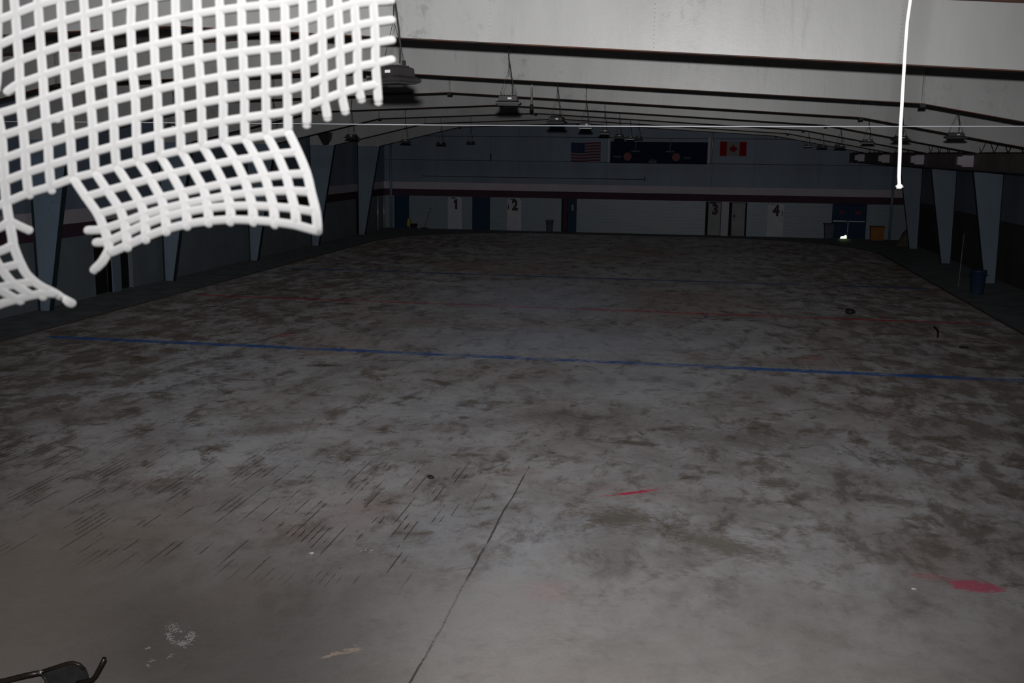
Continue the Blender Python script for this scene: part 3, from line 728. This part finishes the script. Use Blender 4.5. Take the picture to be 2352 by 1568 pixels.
# pier by door 3, pipes and poles on the walls
tag(MB().box(1.44, 1.80, WY - .03, WY, -.035, 1.98).build('pilaster', 'fascia'), 'pale narrow pilaster between door 3 and the open doorway', 'pilaster')
tag(MB().tube([(-18.93, WY - .35, -.03), (-18.93, WY - .35, 5.35)], .085, 10).build('standpipe', 'col'), 'blue-grey standpipe in the left corner of the end wall', 'pipe')
tag(MB().tube([(11.05, WY - .3, -.03), (11.05, WY - .3, 4.4)], .08, 10).build('standpipe', 'col'), 'blue-grey standpipe in the right corner of the end wall', 'pipe')
tag(MB().tube([(.655, WY - .08, 4.16), (.73, WY - .08, 6.6)], .045, 8).build('flag_pole', 'galv'), 'pale upright pole between the scoreboard and the red and white flag', 'pole')
for x, w in ((-5.42, .05), (.52, .06)):
    tag(MB().box(x - w, x + w, WY - .05, WY, 4.22, 5.75).build('scoreboard_rail', 'fascia'), 'pale rail at the %s end of the scoreboard' % ('left' if x < 0 else 'right'), 'rail')
tag(MB().tube([(-17, WY - .03, 3.22), (-5, WY - .03, 3.22)], .02, 6).tube([(-3.2, WY - .03, 3.12), (-3.2, WY - .03, 3.38)], .03, 6).tube([(-5, WY - .03, 3.22), (-3.2, WY - .03, 3.22)], .02, 6).build('conduit', 'darkframe'), 'thin dark conduit along the end wall above the pale fascia', 'conduit')
tag(MB().box(-12.70, -12.62, WY - .03, WY, 4.2, 4.62).build('wall_bracket', 'darkframe'), 'small dark upright bracket on the end wall left of the striped flag', 'bracket')
for (x, y0, wd_) in ((-18.6, 59.9, .1),):
    pass
p1 = atx(257, 640, XL).y; p2 = atx(276, 640, XL).y
tag(MB().box(XL - .15, XL + .05, p1, p2, -.035, 2.0).build('door_post', 'col'), 'blue-grey post between the two dark doorways of the left wall', 'post')
for k, px in enumerate((870, 884)):
    y = atx(px, 520, XL + .2).y
    tag(MB().tube([(XL + .15, y, -.03), (XL + .15, y, 2.0)], .05, 8).build('wall_post', 'galv'), 'thin pale post on the left wall near the far corner, %s one' % ('nearer' if k == 0 else 'farther'), 'post', 'pale posts by the far left corner')

# scoreboard
t = thing('scoreboard', 'long navy scoreboard with two dull red discs high on the end wall', 'scoreboard', (-2.44, WY - .15, 4.17))
MB().bbox(-2.87, 2.87, 0, .14, 0, 1.28, .02).build('case', 'navy', t)
for x in (-1.83, 1.05):
    mb = MB(); pts = []
    n = 24; vs = [(x + .24 * math.cos(2 * math.pi * k / n), y, .40 + .24 * math.sin(2 * math.pi * k / n)) for y in (-.02, .0) for k in range(n)]
    mb.add(vs, [tuple(range(n)), tuple(range(2 * n - 1, n - 1, -1))] + [(k, k + n, (k + 1) % n + n, (k + 1) % n) for k in range(n)]); mb.build('red_disc', 'redlight', t, label='dull red disc')
MB().box(-2.7, -2.2, -.012, 0, .36, .42).box(-2.6, -2.25, -.012, 0, .29, .32).build('lettering', 'greytext', t)
MB().box(1.45, 1.95, -.012, 0, .36, .42).box(1.5, 1.85, -.012, 0, .29, .32).build('lettering', 'greytext', t)
MB().box(-.55, -.1, -.012, 0, .05, .19).box(-.45, -.2, -.012, 0, .24, .28).build('lettering', 'greytext', t)
for x in (-1.35, .68):
    MB().box(x - .02, x + .02, -.14, -.10, .78, 1.5).box(x - .25, x + .25, -.2, -.06, .68, .76).build('hanging_bracket', 'greyp', t, label='grey bracket hanging in front of the board')
# flags
def flagz(u): return 0
t = None
w, h = 1.80, 1.12; nx, ny = 26, 13
mb = MB(); vs = []
def wav(u, v): return .03 * math.sin(u * 9 + v * 1.5) , -.035 * math.sin(u * 5.2) * 1.0
for yy in (0, .012):
    for j in range(ny + 1):
        for i in range(nx + 1):
            u, v = i / nx, j / ny; dy, dz = wav(u, v); vs.append((u * w, yy + dy, v * h + dz))
N1 = (nx + 1) * (ny + 1); fs = []; mi = []
for j in range(ny):
    for i in range(nx):
        a = j * (nx + 1) + i; q = (a, a + 1, a + nx + 2, a + nx + 1)
        m_i = 2 if (i < nx * .43 and j >= 6) else (0 if j % 2 == 0 else 1)
        fs.append(q); mi.append(m_i); fs.append(tuple(N1 + k for k in q[::-1])); mi.append(m_i)
mb.add(vs, fs); mb.mi = mi
# small stars on the canton
for r in range(9):
    for c in range(6 if r % 2 == 0 else 5):
        u = (.035 + .075 * c + (.0375 if r % 2 else 0)) * .93; v = .50 + .052 * r
        dy, dz = wav(u, v); cx, cz = u * w, v * h + dz
        pv = [(cx, dy - .004, cz)] + [(cx + (.021 if k % 2 == 0 else .009) * math.sin(math.pi * k / 5), dy - .004, cz + (.021 if k % 2 == 0 else .009) * math.cos(math.pi * k / 5)) for k in range(10)]
        mb.add(pv, [(0, k + 1, (k + 1) % 10 + 1) for k in range(10)], 1)
o = mb.build('national_flag', ['usred', 'uswhite', 'usblue']); o.location = (-7.70, WY - .06, 4.25)
tag(o, 'faded stars and stripes flag on the end wall left of the scoreboard', 'flag')
w, h = 1.54, .84; mb = MB()
mb.box(0, w * .26, 0, .012, 0, h, 0).box(w * .74, w, 0, .012, 0, h, 0).box(w * .26, w * .74, 0, .012, 0, h, 1)
leaf = [(0, 1), (.19, .62), (.36, .71), (.27, .25), (.48, .47), (.56, .35), (.80, .40), (.70, .14), (.82, .05), (.40, -.28), (.45, -.45), (.06, -.38), (.06, -.75)]
leaf = leaf + [(-x, y) for x, y in leaf[::-1][:-1]]
lp = [(w / 2 + x * .30, h / 2 - .03 + y * .30) for x, y in leaf]
n = len(lp); mb.add([(w / 2, -.006, h / 2)] + [(x, -.006, z) for x, z in lp], [(0, k + 1, (k + 1) % n + 1) for k in range(n)], 0)
o = mb.build('national_flag', ['flagred', 'flagwhite']); o.location = (1.15, WY - .05, 4.67)
tag(o, 'red and white flag with a red leaf, right of the scoreboard', 'flag')

# ------------------------------------------------------------ things along the end wall
FZ = -.035
def bin_round(name, lab, x, y, r, h, m, lid=None, cat='bin'):
    t = thing(name, lab, cat, (x, y, FZ))
    MB().lathe([(r * .78, 0), (r * .82, .02), (r * .97, h * .92), (r * 1.04, h * .93), (r * 1.04, h * .97), (r, h)], n=20).build('body', m, t)
    for s in (-1, 1): MB().box(s * r * .98 - .02, s * r * .98 + .05 * s, -.07, .07, h * .78, h * .84).build('handle', m, t)
    if lid: MB().lathe([(r * 1.06, h), (r * 1.07, h + .03), (r * .7, h + .08), (.05, h + .09)], n=20).build('lid', lid, t)
    return t
bin_round('trash_can', 'grey trash can at the end wall right of door 2', -8.88, WY - .40, .235, .74, 'greyp')
t = thing('wheeled_bin', 'black lidded bin left of the blue double door', 'bin', (7.6, WY - .45, FZ))
mb = MB(); vs = []
for hx, hy, z in ((.21, .24, .06), (.26, .30, .82)): vs += [(-hx, -hy, z), (hx, -hy, z), (hx, hy, z), (-hx, hy, z)]
mb.add(vs, [(3, 2, 1, 0), (4, 5, 6, 7)] + [(i, (i + 1) % 4, 4 + (i + 1) % 4, 4 + i) for i in range(4)]); mb.build('body', 'greyp', t)
MB().bbox(-.31, .31, -.34, .34, .82, .92, .02).build('lid', 'blackp', t)
for s in (-1, 1): MB().add([], []).tube([(s * .18 - .03, .26, .09), (s * .18 + .03, .26, .09)], .09, 12).build('wheel', 'blackp', t)
t = thing('orange_tote', 'orange box bin against the end wall at the right', 'bin', (10.31, WY - .45, FZ))
mb = MB(); vs = []
for hx, hy, z in ((.34, .26, 0), (.38, .30, .74)): vs += [(-hx, -hy, z), (hx, -hy, z), (hx, hy, z), (-hx, hy, z)]
mb.add(vs, [(3, 2, 1, 0), (4, 5, 6, 7)] + [(i, (i + 1) % 4, 4 + (i + 1) % 4, 4 + i) for i in range(4)]); mb.build('body', 'orange', t)
MB().bbox(-.40, .40, -.32, .32, .74, .81, .02).build('lid', 'oranged', t, label='darker orange lid')
# mop bucket with yellow wringer, push broom
t = thing('mop_bucket', 'black mop bucket with yellow wringer beside the left blue door', 'bucket', (-17.45, WY - .45, FZ))
MB().lathe([(.15, .06), (.17, .08), (.21, .30), (.22, .31)], n=16, sx=1.25).build('bucket', 'blackp', t)
MB().prism_y([(-.40, .16), (-.16, .16), (-.20, .50), (-.26, .64), (-.33, .64), (-.38, .5)], -.12, .12).build('wringer', 'yellow', t, label='yellow wringer')
for sx in (-1, 1):
    for sy in (-1, 1): MB().ball((sx * .15, sy * .1, .035), .035, 8, 5).build('caster', 'blackp', t)
t = thing('push_broom', 'push broom leaning on the end wall left of door 1', 'broom', (-16.75, WY - .5, FZ))
MB().tube([(0, 0, .08), (.30, .47, 1.26)], .016, 8).build('handle', 'cable', t)
MB().box(-.22, .22, -.04, .04, .05, .10).box(-.21, .21, -.03, .03, 0, .05).build('head', 'blackp', t)
MB().ball((.30, .46, 1.27), .04, 8, 5).build('grip', 'blackp', t)
# blue barrel on the right walkway
bp_ = atz(2248, 677, FZ)
bin_round('plastic_barrel', 'dark blue barrel standing at the foot of the fifth frame', bp_.x, bp_.y + .3, .28, .86, 'bluep')
t = thing('leaning_pole', 'thin pale pole leaning beside the blue barrel', 'pole', (bp_.x - .2, bp_.y + 2.2, FZ))
MB().tube([(0, 0, 0), (.12, .3, 2.0)], .016, 6).build('shaft', 'greydoor', t)
# tarp heap at the last right column
mb = MB(); q = atz(2082, 566, FZ)
n = 14; vs = [(0, 0, .95)]
for j in range(1, 5):
    for k in range(n):
        a = 2 * math.pi * k / n; r = (.08 + .13 * j) * (1 + .18 * math.sin(3 * a + j)); vs.append((math.cos(a) * r, math.sin(a) * r * .7, .95 * (1 - j / 4) ** 1.15))
fs = [(0, 1 + k, 1 + (k + 1) % n) for k in range(n)]
for j in range(3):
    for k in range(n): a = 1 + j * n; fs.append((a + k, a + n + k, a + n + (k + 1) % n, a + (k + 1) % n))
mb.add(vs, fs, 0, True); mb.add([(v[0], v[1], 0) for v in vs[-n:]], [tuple(range(n))[::-1]])
o = mb.build('tarp_heap', 'tarp'); o.location = (q.x, q.y + .3, FZ); tag(o, 'olive tarp heaped in front of the last right column', 'tarp')

# ------------------------------------------------------------ chair lying on the slab, lower left corner
CY = 7.75
def cp(x, y, dy=0): p = aty(x, y, CY + dy); return p
t = thing('tipped_chair', 'black metal chair lying tipped over at the lower left corner', 'chair', (0, 0, 0))
arc = [cp(98, 1541), cp(130, 1532), cp(150, 1526), cp(165, 1522.5), cp(180, 1527), cp(192, 1538), cp(198, 1552), cp(200, 1568), cp(198, 1590), cp(186, 1606), cp(160, 1612), cp(130, 1616), cp(108, 1600)]
mb = MB(); n = len(arc); back = [p + V((0, .035, 0)) for p in arc]
cen = sum(arc, V()) / n
mb.add([cen + V((0, -.012, 0))] + [cen + (p - cen) * .94 for p in arc] + arc[:] + back, [(0, 1 + (k + 1) % n, 1 + k) for k in range(n)] +
       [(1 + k, 1 + (k + 1) % n, 1 + n + (k + 1) % n, 1 + n + k) for k in range(n)] + [(1 + n + k, 1 + n + (k + 1) % n, 1 + 2 * n + (k + 1) % n, 1 + 2 * n + k) for k in range(n)] + [tuple(1 + 2 * n + k for k in range(n))], 0, False)
mb.build('seat_pad', 'vinyl', t, label='dull black padded seat')
MB().tube([cp(95, 1543, -.02), cp(130, 1531, -.02), cp(152, 1524, -.02), cp(166, 1521, -.02), cp(182, 1526, 0), cp(194, 1537, .01)], .018, 8).build('seat_rail', 'tube', t)
MB().tube([cp(95, 1543, -.02), cp(60, 1550, -.05), cp(20, 1560, -.09), cp(-40, 1574, -.14), cp(-120, 1594, -.2)], .022, 10).build('leg', 'tube', t, label='worn black leg with rust marks')
MB().ball(cp(93, 1543, -.03), .019, 8, 6).build('rivet', 'handle', t, label='bright metal joint')
MB().tube([cp(95, 1546, -.03), cp(104, 1558, -.03), cp(112, 1572, -.03), cp(124, 1600, -.02)], .011, 8).build('brace', 'tube', t)
MB().tube([cp(178, 1568, -.04), cp(200, 1563, -.04), cp(212, 1560, -.04), cp(220, 1550, -.04), cp(229, 1533, -.04), cp(240, 1511, -.04)], .019, 10).build('leg', 'tube', t)
g1 = cp(200, 1600); g2 = cp(-120, 1594, -.2)
MB().tube([cp(178, 1568, -.04), cp(150, 1590, .1), V((g1.x, g1.y + .35, .02))], .0165, 8).build('leg', 'tube', t)
MB().tube([g2, V((g2.x - .02, g2.y + .3, .02))], .0165, 8).build('leg', 'tube', t)
g3 = cp(140, 1612)
MB().tube([V((g3.x - .25, g3.y - .05, .02)), V((g3.x + .25, g3.y - .05, .02))], .016, 8).tube([V((g3.x, g3.y - .05, .02)), g3 + V((0, .02, .02))], .016, 8).build('backrest', 'tube', t)

# ------------------------------------------------------------ litter on the slab
def crumbs(name, lab, cat, m, spots, size, flat=.3):
    mb = MB()
    for x, y in spots:
        p = atz(x, y, 0); s = size * random.uniform(.4, 1.3)
        n = random.randint(4, 6); vs = []
        for zz in (0, s * flat):
            for k in range(n):
                a = 2 * math.pi * k / n + random.uniform(-.3, .3); vs.append((p.x + math.cos(a) * s * random.uniform(.6, 1.2), p.y + math.sin(a) * s * random.uniform(.6, 1.2), zz))
        mb.add(vs, [tuple(range(n))[::-1], tuple(range(n, 2 * n))] + [(k, (k + 1) % n, (k + 1) % n + n, k + n) for k in range(n)])
    return tag(mb.build(name, m), lab, cat, kind='stuff')
sp = []
for i in range(150):
    a = random.uniform(-.4, math.pi + .3); r = 28 + random.gauss(0, 4)
    sp.append((416 + math.cos(a) * r, 1458 + math.sin(a) * r * .68))
for i in range(70): sp.append((random.gauss(400, 9), random.gauss(1444, 7)))
for i in range(60): sp.append((random.gauss(436, 8), random.gauss(1462, 8)))
for i in range(70): sp.append((random.gauss(420, 9), random.gauss(1478, 4)))
for cx, cy, k in ((341, 1487, 14), (347, 1517, 14), (390, 1506, 10), (341, 1529, 10), (710, 1271, 3), (838, 1263, 8), (850, 1264, 5)):
    for i in range(k): sp.append((random.gauss(cx, 4), random.gauss(cy, 2)))
crumbs('plaster_crumbs', 'white plaster crumbs scattered on the slab near the lower left', 'crumbs', 'flake', sp, .0085)
mb = MB()
for i in range(46):
    x = random.uniform(745, 820); k = (x - 745) / 75; y = 1509 - k * 22 + random.gauss(0, 1 + 4.5 * k)
    p = atz(x, y, 0); a = .45 + random.gauss(0, .25); l = random.uniform(.02, .075)
    d_ = V((math.cos(a), math.sin(a), 0)); q_ = V((-d_.y, d_.x, 0)) * random.uniform(.003, .008)
    z = V((0, 0, .004)); vs = [p - d_ * l, p + q_, p + d_ * l, p - q_, p + z * 2 + q_ * .3, ]
    mb.add(vs, [(0, 3, 4), (3, 2, 4), (2, 1, 4), (1, 0, 4), (0, 1, 2, 3)])
tag(mb.build('wood_splinters', 'wood'), 'pale wood splinters on the slab near the bottom edge', 'splinters', kind='stuff')
def lump(name, lab, cat, px, py, sx, sy, sz, m, seed):
    rnd = random.Random(seed); mb = MB(); mb.ball((0, 0, sz * .5), (sx, sy, sz * .55), 9, 6)
    mb.v = [(x * rnd.uniform(.75, 1.25), y * rnd.uniform(.75, 1.25), max(0, z * rnd.uniform(.85, 1.15))) for x, y, z in mb.v]
    o = mb.build(name, m); p = atz(px, py, 0); o.location = (p.x, p.y, 0); return tag(o, lab, cat)
lump('rubble', 'small black lump on the slab beside the pipe grooves', 'debris', 990, 1099, .06, .04, .05, 'cable', 1)
lump('rubble', 'dark lump standing alone on the slab far to the right', 'debris', 1952, 721, .16, .1, .16, 'cable', 2)
lump('rubble', 'small pale crumb on the slab left of the pink paint patch', 'debris', 2099, 1353, .03, .018, .015, 'flake', 3)
lump('rubble', 'small pale crumb on the slab near its middle foreground', 'debris', 716, 1271, .035, .025, .02, 'flake', 4)
lump('rubble', 'dark scrap beside the bent rod at the right', 'debris', 2213, 800, .13, .09, .05, 'cable', 6)
a = atz(2154, 776, 0); b = atz(2146, 752, 0)
tag(MB().tube([a + V((0, 0, .02)), (a + b) / 2 + V((.05, 0, .05)), b + V((0, 0, .02))], .03, 6).build('bent_rod', 'cable'), 'dark bent rod lying on the slab at the right', 'rod')
